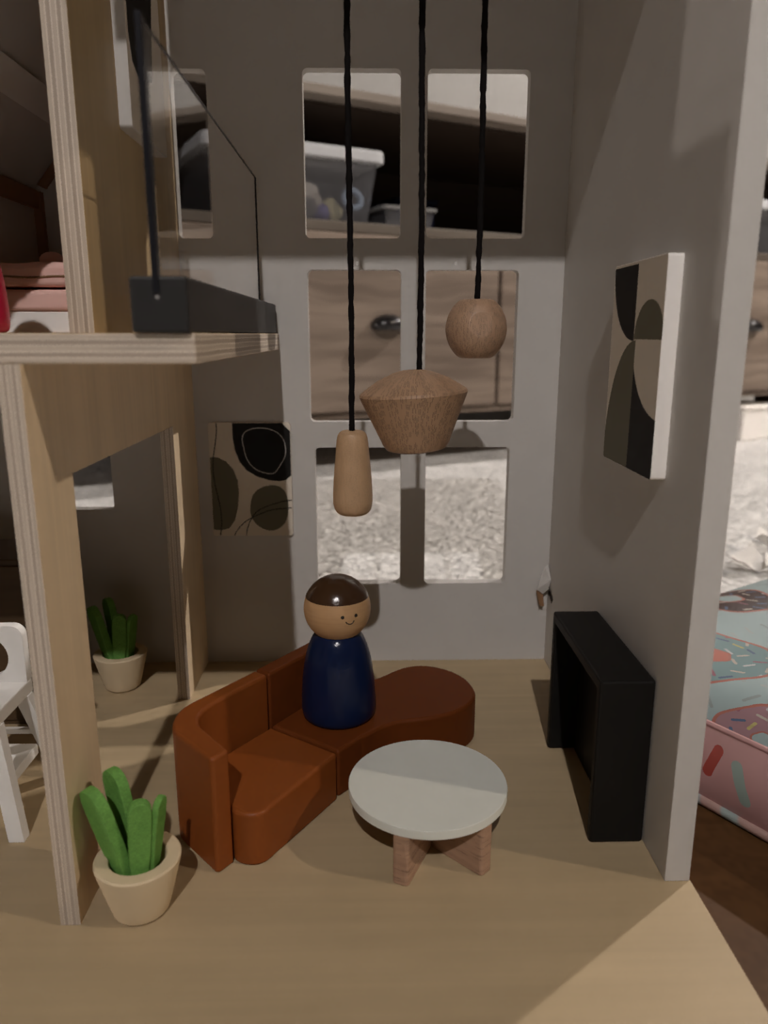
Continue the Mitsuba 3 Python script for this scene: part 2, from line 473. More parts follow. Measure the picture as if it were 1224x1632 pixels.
sofa(s2, rounded(seat2, .001), Polygon([(-.0575, .3990), (-.0657, .4050), (-.0655, .4062), (-.0320, .4540), (-.0230, .4480)]), .0610, 'mat_sofa_shaded')

# coffee table
TC, TZ = (.0290, .3350), .0312
table = thing('coffee_table', 'round white coffee table on a crossed wooden base', 'table')
rt = .0398
part(table, 'tabletop', move(lathe(smooth_profile([(0, -.0050), (rt - .0006, -.0050), (rt, -.0044), (rt, -.0007), (rt - .0007, 0), (0, 0)], 6) if False else
     [(0, -.0050), (rt - .0006, -.0050), (rt - .0001, -.0046), (rt, -.0042), (rt, -.0007), (rt - .0002, -.0002), (rt - .0008, 0), (0, 0)], 128), TC[0], TC[1] + .0022, TZ), 'mat_table_top', 'white round top', smooth=35)
for k, (ang, hl) in enumerate(((65.5, .0375), (-46, .0375))):
    st = sbox(-hl + .0018, -.0039, hl - .0018, .0039).union(sbox(-hl, -.0021, hl, .0021)).buffer(.0001)
    st = rounded(sbox(-hl, -.0041, hl, .0041), .0019)
    pm = soft_prism(st, .0001, TZ - .0051, .0003, .0004)
    part(table, 'crossed_leg', move(rot_z(pm, ang), TC[0] + .0003, TC[1] + .0005, 0), 'mat_table_wood', 'beech plank' if k == 0 else None, smooth=40)

# black fireplace surround against the right wall
fp = thing('toy_fireplace', 'black box shaped toy fireplace against the right wall', 'fireplace')
FX, FY0, FY1, FZ = .1105, .3290, .4235, .0885
part(fp, 'side_panel', hullbox(FX, XR - .0006, FY0, FY0 + .0058, .0002, FZ, .0012), 'mat_black')
part(fp, 'side_panel', hullbox(FX, XR - .0006, FY1 - .0058, FY1, .0002, FZ, .0012), 'mat_black')
part(fp, 'mantel', hullbox(FX, XR - .0006, FY0, FY1, FZ - .0065, FZ, .0012), 'mat_black')
part(fp, 'back_panel', hullbox(.1262, .1300, FY0 + .0055, FY1 - .0055, .0003, FZ - .006, .0004), 'mat_black')


# potted plants
def plant(key, px, py, turn, tweak=0.0):
    prof = [(0, 0), (.0098, 0), (.0112, .0004), (.0122, .0014), (.0140, .0075), (.0176, .0215), (.0186, .0255), (.0186, .0262), (.0182, .0267), (.0176, .0269), (.0130, .0269), (.0124, .0265), (.0121, .0256), (.0116, .0150), (0, .0150)]
    pot = lathe(prof, 96)
    tf = lambda m: move(rot_z(m, turn), px, py, 0.0002)
    part(key, 'pot', tf(pot), 'mat_pot', 'beige wooden pot with thick rim', smooth=38)
    leaves = [((-.0045, -.0030, .0155), (-.0170, -.0030, .0618), (-.70, -.71, 0), .0185, .0050), ((-.0030, .0050, .0155), (-.0105, .0080, .0645), (-.70, -.71, 0), .0165, .0048),
              ((.0018, -.0060, .0155), (.0050, -.0065, .0580), (.35, -.93, 0), .0098, .0050), ((.0062, -.0020, .0155), (.0120, -.0005, .0562), (.985, -.15, 0), .0100, .0030)]
    for a, b, nrm, w, th in leaves:
        a, b = np.array(a), np.array(b)
        ax = (b - a)
        L = np.linalg.norm(ax)
        ax /= L
        nrm = np.array(nrm) - ax * np.dot(ax, nrm)
        nrm /= np.linalg.norm(nrm)
        sd = np.cross(ax, nrm)
        outline = Polygon([(-.30 * w, 0), (.30 * w, 0), (.47 * w, .45 * L), (.5 * w, .75 * L), (.48 * w, L - .36 * w), (.36 * w, L - .13 * w), (.18 * w, L - .02 * w), (0, L), (-.18 * w, L - .02 * w), (-.36 * w, L - .13 * w), (-.48 * w, L - .36 * w), (-.5 * w, .75 * L), (-.47 * w, .45 * L)])
        outline = Polygon(closed_spline(list(outline.exterior.coords)[2:-1], 60).tolist() + [(-.30 * w, 0), (.30 * w, 0)]) if False else outline.buffer(.0006).buffer(-.0006)
        m = soft_prism(outline, -th / 2, th / 2, .0006, .0006, step=.0009, seg=4)
        part(key, 'leaf', tf(remap(m, (sd, ax, nrm), a)), 'mat_leaf', smooth=40)


p1 = thing('potted_plant', 'green felt leaf plant in a beige pot beside the sofa, at the front post', 'potted plant')
plant(p1, -.1022, .2895, 0)
p2 = thing('potted_plant', 'green leaf plant in a beige pot seen through the doorway', 'potted plant')
plant(p2, -.1795, .5090, -8)

# the wooden peg doll
DX, DY = -.0184, .4125
doll = thing('peg_doll', 'wooden peg doll in a navy blue dress with brown hair, standing on the sofa', 'doll')
body = [(0, 0), (.0185, 0), (.0202, .0006), (.0213, .0022), (.0218, .0045), (.0220, .0080), (.0218, .0140), (.0213, .0220), (.0205, .0290), (.0194, .0360), (.0179, .0420), (.0163, .0465), (.0146, .0500), (.0122, .0528), (.0080, .0545), (0, .0550)]
part(doll, 'body', move(lathe(smooth_profile(body, 90), 96), DX, DY, SEAT), 'mat_blue', 'glossy navy body', smooth=60)
HR, HC = .0194, np.array([DX, DY, .0958])
head = trimesh.creation.icosphere(5, HR)
head.apply_translation(HC)
part(doll, 'head', head, 'mat_skin', 'bare wooden head with a smile', smooth=True)
a = np.linspace(math.asin(.378), math.pi / 2, 30)
R1 = HR + .00022
cap = [(HR * math.cos(a[0]) - .0002, HR * math.sin(a[0]) - .0001)] + [(R1 * math.cos(t), R1 * math.sin(t)) for t in a]
cap[-1] = (0, R1)
part(doll, 'hair', move(trimesh.creation.revolve(np.array(cap), sections=96), *HC), 'mat_hair', 'painted dark brown hair cap', smooth=60)
for d in ((.1893, -.9805, .053), (.571, -.819, .056)):
    d = np.array(d) / np.linalg.norm(d)
    e = trimesh.creation.icosphere(3, .00100)
    e.apply_scale((1, 1, 1))
    nz = d
    nx = np.cross((0, 0, 1), nz)
    nx /= np.linalg.norm(nx)
    e.vertices = e.vertices @ np.array([nx, np.cross(nz, nx), nz * .28])
    e.apply_translation(HC + d * HR)
    part(doll, 'eye', e, 'mat_ink', smooth=True)
sm = spline(np.array([(.2852, -.954, -.0925), (.3000, -.945, -.128), (.3393, -.9282, -.1565), (.4001, -.8983, -.1834), (.4600, -.870, -.1630), (.4950, -.858, -.1260), (.5146, -.8532, -.0849)]), 40)
sm = sm / np.linalg.norm(sm, axis=1, keepdims=True)
part(doll, 'smile', tube(HC + sm * (HR + .00002), .00028, 8), 'mat_ink', smooth=True)

# pendant lamps hanging from black cords
LY = .431
LS = 1.049             # the lamps' size


def cord(key, x, z, ztop=Z_CEIL, y=LY):
    zz = np.linspace(z, ztop, 120)
    k = np.arange(120)
    x_ = x + .0004 * np.sin((zz - z) * 25) + .0001 * np.sin(zz * 230)
    r = .00165 * (1 + .10 * rng.standard_normal(120))
    part(key, 'cord', tube(np.stack([x_, np.full(120, y) + .0004 * np.cos(zz * 50), zz], 1), r, 9), 'mat_cord', 'black woven cord', smooth=True)


l1 = thing('pendant_lamp', 'elongated drop shaped beech toy pendant lamp, leftmost of the three', 'pendant lamp', None)
pr = smooth_profile([(0, 0), (.0062, 0), (.0088, .0012), (.0104, .0040), (.0110, .0080), (.0109, .0130), (.0103, .0230), (.0094, .0330), (.0086, .0415), (.0079, .0445), (.0064, .0464), (.0045, .0470), (0, .0470)], 90)
part(l1, 'shade', move(lathe(pr * LS, 96), -.00915, LY, .1469), 'mat_beech_stick', smooth=50)
cord(l1, -.00945, .1957)
l2 = thing('pendant_lamp', 'wide faceted beech toy pendant lamp with domed top, in the middle and the biggest', 'pendant lamp')
cone = [(0, 0), (.0130, 0), (.0162, .0012), (.0182, .0040), (.0200, .0085), (.0288, .0292), (.0294, .0308), (.0290, .0322), (.0272, .0336), (.0190, .0389), (.0100, .0426), (.0050, .0437), (0, .0438)]
cm = lathe([(p[0], p[1]) for p in np.array(cone) * LS], 128)
cm.apply_transform(trimesh.transformations.rotation_matrix(math.radians(-3.6), (0, 1, 0)))
part(l2, 'shade', move(cm, .02776, LY, .1846), 'mat_beech_cone', smooth=32)
cord(l2, .0290, .2296)
l3 = thing('pendant_lamp', 'round beech bead toy pendant lamp, rightmost and highest of the three', 'pendant lamp')
half = [(0, .0152), (.0074, .0152), (.0085, .0149), (.0113, .0127), (.0139, .0090), (.0156, .0048), (.0163, 0)]
half = smooth_profile(half[1:], 40).tolist()
ball = [(0, -.0152)] + [(r_, -z_) for r_, z_ in half] + [(r_, z_) for r_, z_ in half[::-1]][1:] + [(0, .0152)]
bm = lathe(np.array(ball) * 1.077, 96)
bm = trimesh.intersections.slice_mesh_plane(bm, (-.05, 1, .05), (0, -.0157, 0), cap=True, engine='earcut') if False else bm
v = bm.vertices
fd = np.array((.03, -1, .12)); fd /= np.linalg.norm(fd)
dd = v @ fd
over = dd > .0162
v[over] -= np.outer(dd[over] - .0162, fd)
bm.vertices = v
part(l3, 'shade', move(bm, .0621, .443, .2528), 'mat_beech_ball', smooth=17)
cord(l3, .0624, .2691, y=.443)

# ------------------------------------------------------------------ pictures
board = rounded(sbox(-.1160, .1030, -.0566, .1876), .0022)
a1 = thing('wall_picture', 'abstract picture with a big black blob and olive ovals on the back wall', 'picture')
part(a1, 'board', xz(board, YB - .0030, YB), 'mat_print_cream', 'cream board')


def clip_print(key, name, poly, bsdf, lift, side):
    g = poly.intersection(side['board'].buffer(-.0003))
    part(key, name, side['make'](g, lift), bsdf)


S1 = {'board': board, 'make': lambda g, lift: xz(g, YB - .0030 - lift, YB - .0029)}
black = Polygon([(-.0984, .188), (-.0632, .188), (-.0592, .1837), (-.0553, .18), (-.0555, .15), (-.0604, .1455), (-.0652, .1444), (-.0719, .1449), (-.0813, .1477), (-.0893, .1525), (-.0944, .1591), (-.0973, .1679), (-.0986, .1774)])
clip_print(a1, 'black_shape', rounded(black, .001), 'mat_print_black', .00010, S1)
wl = closed_spline([(-.085, .1829), (-.0713, .1827), (-.0667, .1807), (-.0628, .177), (-.0606, .1712), (-.0604, .1665), (-.0612, .1624), (-.0648, .1562), (-.0697, .1504), (-.0758, .1506), (-.0811, .1525), (-.0864, .157), (-.0895, .1631), (-.0911, .1713), (-.0916, .176), (-.0894, .1807)])
clip_print(a1, 'pale_outline', Polygon(wl).buffer(.00032).difference(Polygon(wl).buffer(-.00032)), 'mat_print_line', .00018, S1)
ol1 = Polygon([(-.1170, .1626), (-.1104, .1624), (-.1044, .1594), (-.0993, .1536), (-.0963, .1453), (-.0957, .1363), (-.0969, .1244), (-.0998, .1145), (-.1041, .1089), (-.1097, .1071), (-.1175, .1080)])
clip_print(a1, 'olive_shape', rounded(ol1, .003), 'mat_print_olive', .00010, S1)
ol2 = Polygon(closed_spline([(-.0693, .1414), (-.064, .1393), (-.0607, .134), (-.0596, .1263), (-.0605, .1171), (-.0649, .1101), (-.0719, .1069), (-.078, .108), (-.0847, .113), (-.0878, .1208), (-.0876, .1265), (-.0853, .1342), (-.0796, .1394), (-.0741, .1412)]))
clip_print(a1, 'olive_shape', ol2, 'mat_print_olive', .00010, S1)
for ln in ([(-.1101, .1872), (-.1101, .1808), (-.112, .1693), (-.1137, .1571), (-.1135, .1461), (-.1117, .135), (-.1095, .1188), (-.1096, .1117), (-.1109, .1035)], [(-.0567, .13), (-.065, .1288), (-.074, .126), (-.0809, .1229), (-.0844, .1201), (-.0881, .1145), (-.0904, .1088), (-.0915, .1034)],
           [(-.0567, .1243), (-.0651, .1237), (-.0741, .1222), (-.0824, .119), (-.0887, .1159), (-.0944, .1116), (-.1003, .1035)]):
    clip_print(a1, 'black_line', LineString(spline(ln, 40)).buffer(.00033), 'mat_print_black', .00018, S1)

a2 = thing('wall_picture', 'abstract picture of black and olive half ovals on the right wall', 'picture')
XP = .1310
board2 = rounded(sbox(.3415, .1838, .4130, .2845), .0016)
part(a2, 'board', yz(board2, XP, XR), 'mat_board_white', 'white board')
S2 = {'board': board2.buffer(.0002), 'make': lambda g, lift: yz(g, XP - lift, XP + .0001)}
clip_print(a2, 'cream_print', board2.buffer(-.0004), 'mat_print_cream', .00006, S2)


def ell(cy, cz, ry, rz, cut):
    return affinity.translate(affinity.scale(Point(0, 0).buffer(1, quad_segs=40), ry, rz), cy, cz).intersection(cut)


clip_print(a2, 'black_shape', ell(.3780, .2835, .0347, .0368, sbox(.3780, .20, .42, .283)), 'mat_print_black', .00012, S2)
clip_print(a2, 'olive_shape', ell(.3585, .2475, .0190, .0182, sbox(.33, .2475, .42, .30)), 'mat_print_olive', .00012, S2)
low = sbox(.335, .18, .3748, .2475).difference(ell(.3370, .2475, .0408, .0362, sbox(.30, .18, .42, .2480)))
clip_print(a2, 'black_shape', low, 'mat_print_black', .00012, S2)
clip_print(a2, 'olive_shape', ell(.3748, .1840, .0390, .0630, sbox(.3748, .18, .42, .30)), 'mat_print_olive', .00012, S2)

a3 = thing('wall_picture', 'picture board with a dark print on the upper partition behind the railing', 'picture')
board3 = rounded(sbox(.4350, .3555, .5050, .4420), .0022)
part(a3, 'board', yz(board3, -.1300, -.1233), 'mat_white_paint', 'white board')
S3 = {'board': board3, 'make': lambda g, lift: yz(g, -.1234, -.1233 + lift)}
clip_print(a3, 'cream_print', board3.buffer(-.0004), 'mat_print_cream', .00006, S3)
clip_print(a3, 'black_shape', rounded(Polygon([(.4390, .4400), (.4390, .4030), (.4430, .3900), (.4560, .3835), (.4800, .3900), (.4900, .4400)]), .004), 'mat_print_black', .00012, S3)

# ------------------------------------------------------------------ upper floor: railing and bed
rail = thing('balcony_railing', 'black balcony rail base with an upright clear acrylic sheet on the upper floor', 'railing')
bx0, bx1, by0, by1 = -.0846, -.0640, .2796, .5450
gx = -.0748
part(rail, 'base', hullbox(bx0, bx1, by0, by1, Z_SLAB1 + .0001, .2700, .0010), 'mat_charcoal', 'black wooden base')
sheet = trimesh.Trimesh([(gx, .2832, .2701), (gx, .5420, .2701), (gx, .5420, .3515), (gx, .2832, .3515)], [[0, 1, 2], [0, 2, 3]], process=False)
part(rail, 'acrylic_sheet', sheet, 'mat_acrylic', 'clear sheet')
part(rail, 'front_edge', hullbox(gx - .0011, gx + .0011, .2780, .2832, .2640, .3530, .0004), 'mat_dark_edge', 'dark front edge')
part(rail, 'top_edge', box(gx - .0005, gx + .0005, .2832, .5424, .3515, .3521), 'mat_dark_edge')
part(rail, 'rear_edge', box(gx - .0006, gx + .0006, .5420, .5430, .2701, .3521), 'mat_dark_edge')
part(rail, 'slot_pin', move(remap(trimesh.creation.cylinder(.0008, .0008, sections=24), ((1, 0, 0), (0, 0, 1), (0, 1, 0))), gx + .0002, by0 - .0002, .2628), 'mat_grey_rim', smooth=40)

bed = thing('toy_bed', 'pink bedding on a white bed in the attic bedroom', 'bed')
part(bed, 'frame', hullbox(-.2230, -.1445, .4600, .5440, Z_SLAB1 + .0001, .2630, .0008), 'mat_board_white', 'white bed base')
mb = soft_prism(rounded(sbox(-.2235, .4580, -.1435, .5440), .004), .2632, .2752, .0035, .0025, step=.002)
part(bed, 'mattress', mb, 'mat_pink_bed', smooth=50)
q1 = soft_prism(rounded(sbox(-.2225, .4590, -.1440, .5440), .005), .2768, .2905, .0045, .0030, step=.002)
q1.vertices[:, 2] += .0006 * np.sin(q1.vertices[:, 0] * 160) * (q1.vertices[:, 2] > .285)
part(bed, 'quilt', q1, 'mat_pink_bed', smooth=50)
part(bed, 'quilt_seam', tube(np.stack([np.linspace(-.2220, -.1445, 30), np.full(30, .4588), .2822 + .0004 * np.sin(np.linspace(0, 14, 30))], 1), .0006, 8), 'mat_brown', smooth=True)
part(bed, 'bolster', move(trimesh.creation.icosphere(3, 1.0).apply_transform(np.diag([.0070, .012, .0055, 1])), -.1990, .505, .2950), 'mat_pink_bed', smooth=True)
rd = thing('peg_doll', 'red dressed doll cut by the left edge of the picture in the attic', 'doll')
rp = smooth_profile([(0, 0), (.0185, 0), (.0210, .0015), (.0220, .008), (.0213, .022), (.0194, .036), (.0163, .0465), (.0122, .0528), (0, .0550)], 60)
DRX, DRY = -.1925, .3700
part(rd, 'body', move(lathe(rp, 64), DRX, DRY, Z_SLAB1 + .0001), 'mat_red_doll', 'raspberry red body', smooth=60)
hd = trimesh.creation.icosphere(4, .0150)
hd.apply_translation((DRX - .002, DRY, Z_SLAB1 + .067))
part(rd, 'head', hd, 'mat_skin', smooth=True)

# ------------------------------------------------------------------ lower left room: high chair and sideboard
hc = thing('high_chair', 'white toy high chair with splayed legs, cut by the left edge behind the partition', 'chair')
CX0, CX1, CY0, CY1, CZ = -.2270, -.1850, .3420, .3850, .0590
part(hc, 'seat', hullbox(CX0, CX1, CY0, CY1, CZ, CZ + .0080, .0008), 'mat_white_gloss')
bp = rounded(sbox(CX0, CZ + .008, CX1, .0990), .0060).union(sbox(CX0, CZ + .0082, CX1, .080))
bp = bp.difference(affinity.scale(Point((CX0 + CX1) / 2, .0815).buffer(1, quad_segs=16), .0125, .0120))
part(hc, 'backrest', xz(bp, CY1 - .0060, CY1 - .0002), 'mat_white_gloss')


def leg_bar(p0, p1, w, d):
    pts = []
    for p in (p0, p1):
        for sx in (-1, 1):
            for sy in (-1, 1):
                pts.append((p[0] + sx * w / 2, p[1] + sy * d / 2, p[2]))
    return trimesh.convex.convex_hull(np.array(pts))


for (fx, fy, tx, ty) in ((-.1785, .3385, -.1885, .3465), (-.1785, .3960, -.1885, .3800), (-.2335, .3385, -.2230, .3465), (-.2335, .3960, -.2230, .3800)):
    part(hc, 'leg', leg_bar((fx, fy, .0002), (tx, ty, CZ + .0004), .0078, .0062), 'mat_white_gloss')
part(hc, 'footrest', hullbox(-.2230, -.1865, .3480, .3860, .0200, .0262, .0006), 'mat_white_gloss')
part(hc, 'stretcher', hullbox(-.2240, -.1875, .3840, .3870, .0330, .0362, .0004), 'mat_white_gloss')
sb = thing('sideboard', 'dark brown toy sideboard behind the white high chair', 'sideboard')
part(sb, 'carcass', hullbox(-.3290, -.2140, .4550, .5050, .0002, .1130, .0008), 'mat_sideboard')
for k in range(3):
    part(sb, 'door', hullbox(-.3280 + .0378 * k, -.2915 + .0378 * k, .4530, .4552, .0040, .0690, .0005), 'mat_sideboard')
    part(sb, 'drawer', hullbox(-.3280 + .0378 * k, -.2915 + .0378 * k, .4530, .4552, .0700, .1090, .0005), 'mat_sideboard')

# ------------------------------------------------------------------ outside: brown board, carpet, dresser, wall
ZB, ZC = -.0116, -.0240
bb = thing('wooden_board', 'dark brown wooden board under the dollhouse and the cushion', 'board')
part(bb, 'panel', hullbox(-.38, .80, .02, .66, ZC + .0002, ZB, .001), 'mat_brown_board')
struct('floor_room', box(-3.0, 3.0, -3.0, 4.0, ZC - .02, ZC), 'mat_carpet', 'pale grey carpet of the room')
WALL_D = .52
struct('wall_room', dres(box(-3.2, 3.6, WALL_D, WALL_D + .05, ZC, 2.4)), 'mat_room_wall', 'cream room wall behind the dresser')

dr_ = thing('dresser', 'weathered wood dresser with an open shelf above drawers, behind the dollhouse', 'dresser')
S0, S1_ = -.630, 1.480
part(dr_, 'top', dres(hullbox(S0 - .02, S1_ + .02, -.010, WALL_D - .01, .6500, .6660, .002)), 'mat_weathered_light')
part(dr_, 'shelf', dres(hullbox(S0, S1_, 0, WALL_D - .02, .4300, .4490, .002)), 'mat_weathered_shaded')
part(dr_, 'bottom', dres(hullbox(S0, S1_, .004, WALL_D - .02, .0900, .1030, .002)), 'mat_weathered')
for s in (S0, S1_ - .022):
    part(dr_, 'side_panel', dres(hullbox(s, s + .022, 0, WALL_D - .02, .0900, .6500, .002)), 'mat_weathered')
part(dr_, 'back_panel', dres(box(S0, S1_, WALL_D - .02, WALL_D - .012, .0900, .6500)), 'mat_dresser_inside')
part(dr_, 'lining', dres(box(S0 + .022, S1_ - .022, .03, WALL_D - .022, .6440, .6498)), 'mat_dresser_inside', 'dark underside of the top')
for s in (S0 + .03, S1_ - .09):
    for d in (.03, .43):
        part(dr_, 'foot', dres(hullbox(s, s + .06, d, d + .06, ZC + .0002, .0902, .002)), 'mat_dresser_inside')


def pull():
    m = trimesh.creation.icosphere(4, 1.0)
    m = trimesh.intersections.slice_mesh_plane(m, (0, -1, 0), (0, .15, 0), cap=False)
    m = trimesh.intersections.slice_mesh_plane(m, (0, 0, 1), (0, 0, -.42), cap=False)
    m.apply_transform(np.diag([.036, .026, .021, 1]))
    return m


for k, (s, e) in enumerate(((S0 + .024, .4105), (.4185, S1_ - .024))):
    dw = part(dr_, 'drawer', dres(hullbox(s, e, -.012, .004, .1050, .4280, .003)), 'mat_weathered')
    for sk in ((-.366, .1530), (.673, 1.199))[k]:
        part(dw, 'pull', dres(move(pull(), sk, -.016, .2660)), 'mat_knob', 'dark rounded cup pull', smooth=True)


def storage_bin(key, s0, s1, d0, d1, z0, z1, lid, taper=.016):
    """clear tapered tub: four walls, a floor and a rim"""
    v = []
    for z, t in ((z0, taper), (z1, 0)):
        for s, d in ((s0 + t, d0 + t), (s1 - t, d0 + t), (s1 - t, d1 - t), (s0 + t, d1 - t)):
            v.append((s, d, z))
    f = [[0, 1, 5], [0, 5, 4], [1, 2, 6], [1, 6, 5], [2, 3, 7], [2, 7, 6], [3, 0, 4], [3, 4, 7], [0, 2, 1], [0, 3, 2]]
    part(key, 'tub', dres(trimesh.Trimesh(v, f, process=False)), 'mat_bin_clear', 'clear plastic tub')
    if lid:
        lp = rounded(sbox(s0 - .012, d0 - .012, s1 + .012, d1 + .012), .018)
        part(key, 'lid', dres(soft_prism(lp, z1 - .014, z1 + .008, .006, .003, step=.006)), 'mat_bin_lid', 'whitish snap lid', smooth=50)
    else:
        rp_ = rounded(sbox(s0 - .006, d0 - .006, s1 + .006, d1 + .006), .010)
        rim = extrude(rp_.difference(rounded(sbox(s0 + .002, d0 + .002, s1 - .002, d1 - .002), .006)), .006)
        part(key, 'rim', dres(move(rim, 0, 0, z1 - .004)), 'mat_grey_rim')


mat('mat_grey_rim', (.20, .20, .20), .3)
mat('mat_toy_white', proc(lambda p, n, uv: mix((.42, .39, .36), (.16, .15, .15), smoothstep(.5, .62, noise(p.x * 38, p.y * 38, p.z * 38)))), .7)
mat('mat_toy_purple', (.10, .085, .22), .7)
mat('mat_toy_yellow', (.40, .36, .22), .7)
mat('mat_toy_blue', (.17, .23, .32), .6)
mat('mat_toy_peach', (.42, .28, .20), .7)
mat('mat_toy_grey', (.12, .12, .13), .7)
bin1 = thing('storage_bin', 'clear bin of toys with a white lid, seen through the upper left window', 'storage bin')
storage_bin(bin1, -.170, .150, .02, .30, .4505, .5690, True)
toys = [('toy', 'spotted whitish toy ball in the lidded bin', 'mat_toy_white', .020, .085, .038, 1), ('toy', 'purple toy in the lidded bin', 'mat_toy_purple', .054, .070, .018, 1),
        ('toy', 'pale yellow toy in the lidded bin', 'mat_toy_yellow', .080, .090, .024, 1.0), ('toy', 'dark grey toy at the left of the lidded bin', 'mat_toy_grey', -.06, .12, .040, .9), ('toy', 'peach toy on top of the ball in the lidded bin', 'mat_toy_peach', .000, .130, .022, 1)]
for nm, lab, m_, s, d, r, q in toys:
    tk = thing(nm, lab, 'toy')
    b = trimesh.creation.icosphere(4, r)
    b.vertices *= (1 + .10 * np.sin(b.vertices[:, :1] * 180 + s * 50) * np.cos(b.vertices[:, 2:] * 150))
    b.apply_transform(np.diag([1, 1, q, 1]))
    zz = .4515 + r * q * 1.02 if 'peach' not in lab else .535
    part(tk, 'body', dres(move(b, s, d, zz)), m_, smooth=True)
rk = thing('toy_ring', 'pale blue toy ring leaning in the right of the lidded bin', 'toy')
part(rk, 'ring', dres(move(remap(trimesh.creation.torus(.017, .006), ((1, 0, 0), (0, .25, .97), (0, -.97, .25))), .112, .052, .496)), 'mat_toy_blue', smooth=True)
tb = thing('tray', 'shallow clear tray beside the lidded bin on the shelf', 'tray')
storage_bin(tb, .170, .280, .03, .25, .4505, .4860, False, .006)
nb = thing('fabric_box', 'navy blue box in the shelf, dim behind the upper right window', 'box')
part(nb, 'body', dres(hullbox(.300, .400, .22, .44, .4500, .5300, .006)), 'mat_navy')
part(nb, 'lid', dres(hullbox(.295, .405, .215, .445, .5300, .5400, .003)), 'mat_navy')
bin2 = thing('storage_bin', 'lidded bin at the far right end of the dresser shelf', 'storage bin')
storage_bin(bin2, 1.08, 1.44, .02, .30, .4505, .5690, True)
tk = thing('toy', 'peach toy in the far right bin', 'toy')
b = trimesh.creation.icosphere(3, .036)
part(tk, 'body', dres(move(b, 1.215, .09, .4890)), 'mat_toy_peach', smooth=True)
wb = thing('white_box', 'pale box under the right end of the dresser', 'box')
part(wb, 'body', dres(hullbox(1.205, 1.375, -.02, .14, ZC + .0002, .058, .004)), 'mat_board_white')
part(wb, 'lid', dres(hullbox(1.200, 1.380, -.025, .145, .058, .066, .003)), 'mat_board_white')

# scraps of white paper on the carpet
sheets = [((.445, .850), 20, .050, .034, 18, 'folded white paper scrap on the carpet, tilted and nearest the right wall'), ((.505, .905), 65, .055, .040, 32, 'white paper scrap standing up on the carpet above the cushion'),
          ((.560, .960), 110, .060, .036, 12, 'flat white paper scrap on the carpet farthest behind the cushion'), ((.485, .835), -25, .040, .030, 25, 'small crumpled white paper scrap against the cushion back')]
for (x, y), az, w, d, tilt, lab in sheets:
    k = thing('paper_scrap', lab, 'paper')
    n = 7
    gxx, gyy = np.meshgrid(np.linspace(-.5, .5, n), np.linspace(-.5, .5, n))
    zz = .45 * np.abs(gxx + .3 * gyy) + .012 * rng.standard_normal(gxx.shape)
    vv = np.stack([gxx * w, gyy * d, zz * w], -1).reshape(-1, 3)
    ff = [[i * n + j, i * n + j + 1, (i + 1) * n + j + 1] for i in range(n - 1) for j in range(n - 1)] + [[i * n + j, (i + 1) * n + j + 1, (i + 1) * n + j] for i in range(n - 1) for j in range(n - 1)]
    v2 = np.vstack([vv, vv - [0, 0, .0005]])
    m = trimesh.Trimesh(v2, ff + [[a + n * n, c + n * n, b + n * n] for a, b, c in ff], process=False)
    m.apply_transform(trimesh.transformations.rotation_matrix(math.radians(tilt), (1, .3, 0)))
    m.apply_transform(trimesh.transformations.rotation_matrix(math.radians(az), (0, 0, 1)))
    m.apply_translation((x, y, ZC + .0006 - m.vertices[:, 2].min()))
    part(k, 'sheet', m, 'mat_paper')
mat('mat_paper', (.72, .70, .67), .7)

# ------------------------------------------------------------------ the printed cushion on the right
CQ = np.array([.19, .382])
E1, E2 = np.array([.535, -.845]), np.array([.845, .535])
A0, A1, B0, B1, SEAM, TOP = -.115, .30, -.004, .36, .0400, .0580


def capsule(u, v, ax, ay, bx, by, r):
    dx, dy = bx - ax, by - ay
    t = dr.clip(((u - ax) * dx + (v - ay) * dy) / (dx * dx + dy * dy), 0, 1)
    return dr.select(dr.square(u - ax - t * dx) + dr.square(v - ay - t * dy) < r * r, 1.0, 0.0)


def sprinkles(u, v, cell, length, r, seed, density=.6):
    iu, iv = dr.floor(u / cell), dr.floor(v / cell)
    cu, cv = (iu + .35 + .3 * cell_rand(iu, iv, seed)) * cell, (iv + .35 + .3 * cell_rand(iu, iv, seed + 1)) * cell
    an = cell_rand(iu, iv, seed + 2) * 6.283
    dx, dy = dr.cos(an) * length / 2, dr.sin(an) * length / 2
    t = dr.clip(((u - cu) * dx + (v - cv) * dy) / dr.maximum(dx * dx + dy * dy, 1e-9), -1, 1)
    hit = dr.square(u - cu - t * dx) + dr.square(v - cv - t * dy) < r * r
    return dr.select(hit & (cell_rand(iu, iv, seed + 3) < density), 1.0, 0.0), cell_rand(iu, iv, seed + 4)


def palette(t):
    c = mix((.30, .27, .24), (.32, .28, .11), dr.select(t > .25, 1.0, 0.0))
    c = mix(c, (.33, .33, .34), dr.select(t > .45, 1.0, 0.0))
    c = mix(c, (.055, .085, .15), dr.select(t > .65, 1.0, 0.0))
    return mix(c, (.19, .075, .10), dr.select(t > .85, 1.0, 0.0))


def donut(col, u, v, cu, cv, R, hole, icing, rim, holecol, seed):
    w = 1 + .05 * dr.sin(5 * dr.atan2(v - cv, u - cu) + seed)
    d = dr.sqrt(dr.square(u - cu) + dr.square(v - cv)) * w
    s, t = sprinkles(u, v, .0105, .0062, .0010, seed, .85)
    ic = mix(icing, palette(t), s)
    col = mix(col, rim, dr.select(d < R, 1.0, 0.0))
    col = mix(col, ic, dr.select(d < R * .93, 1.0, 0.0))
    col = mix(col, rim, dr.select(d < hole * 1.18, 1.0, 0.0))
    return mix(col, holecol, dr.select(d < hole, 1.0, 0.0))


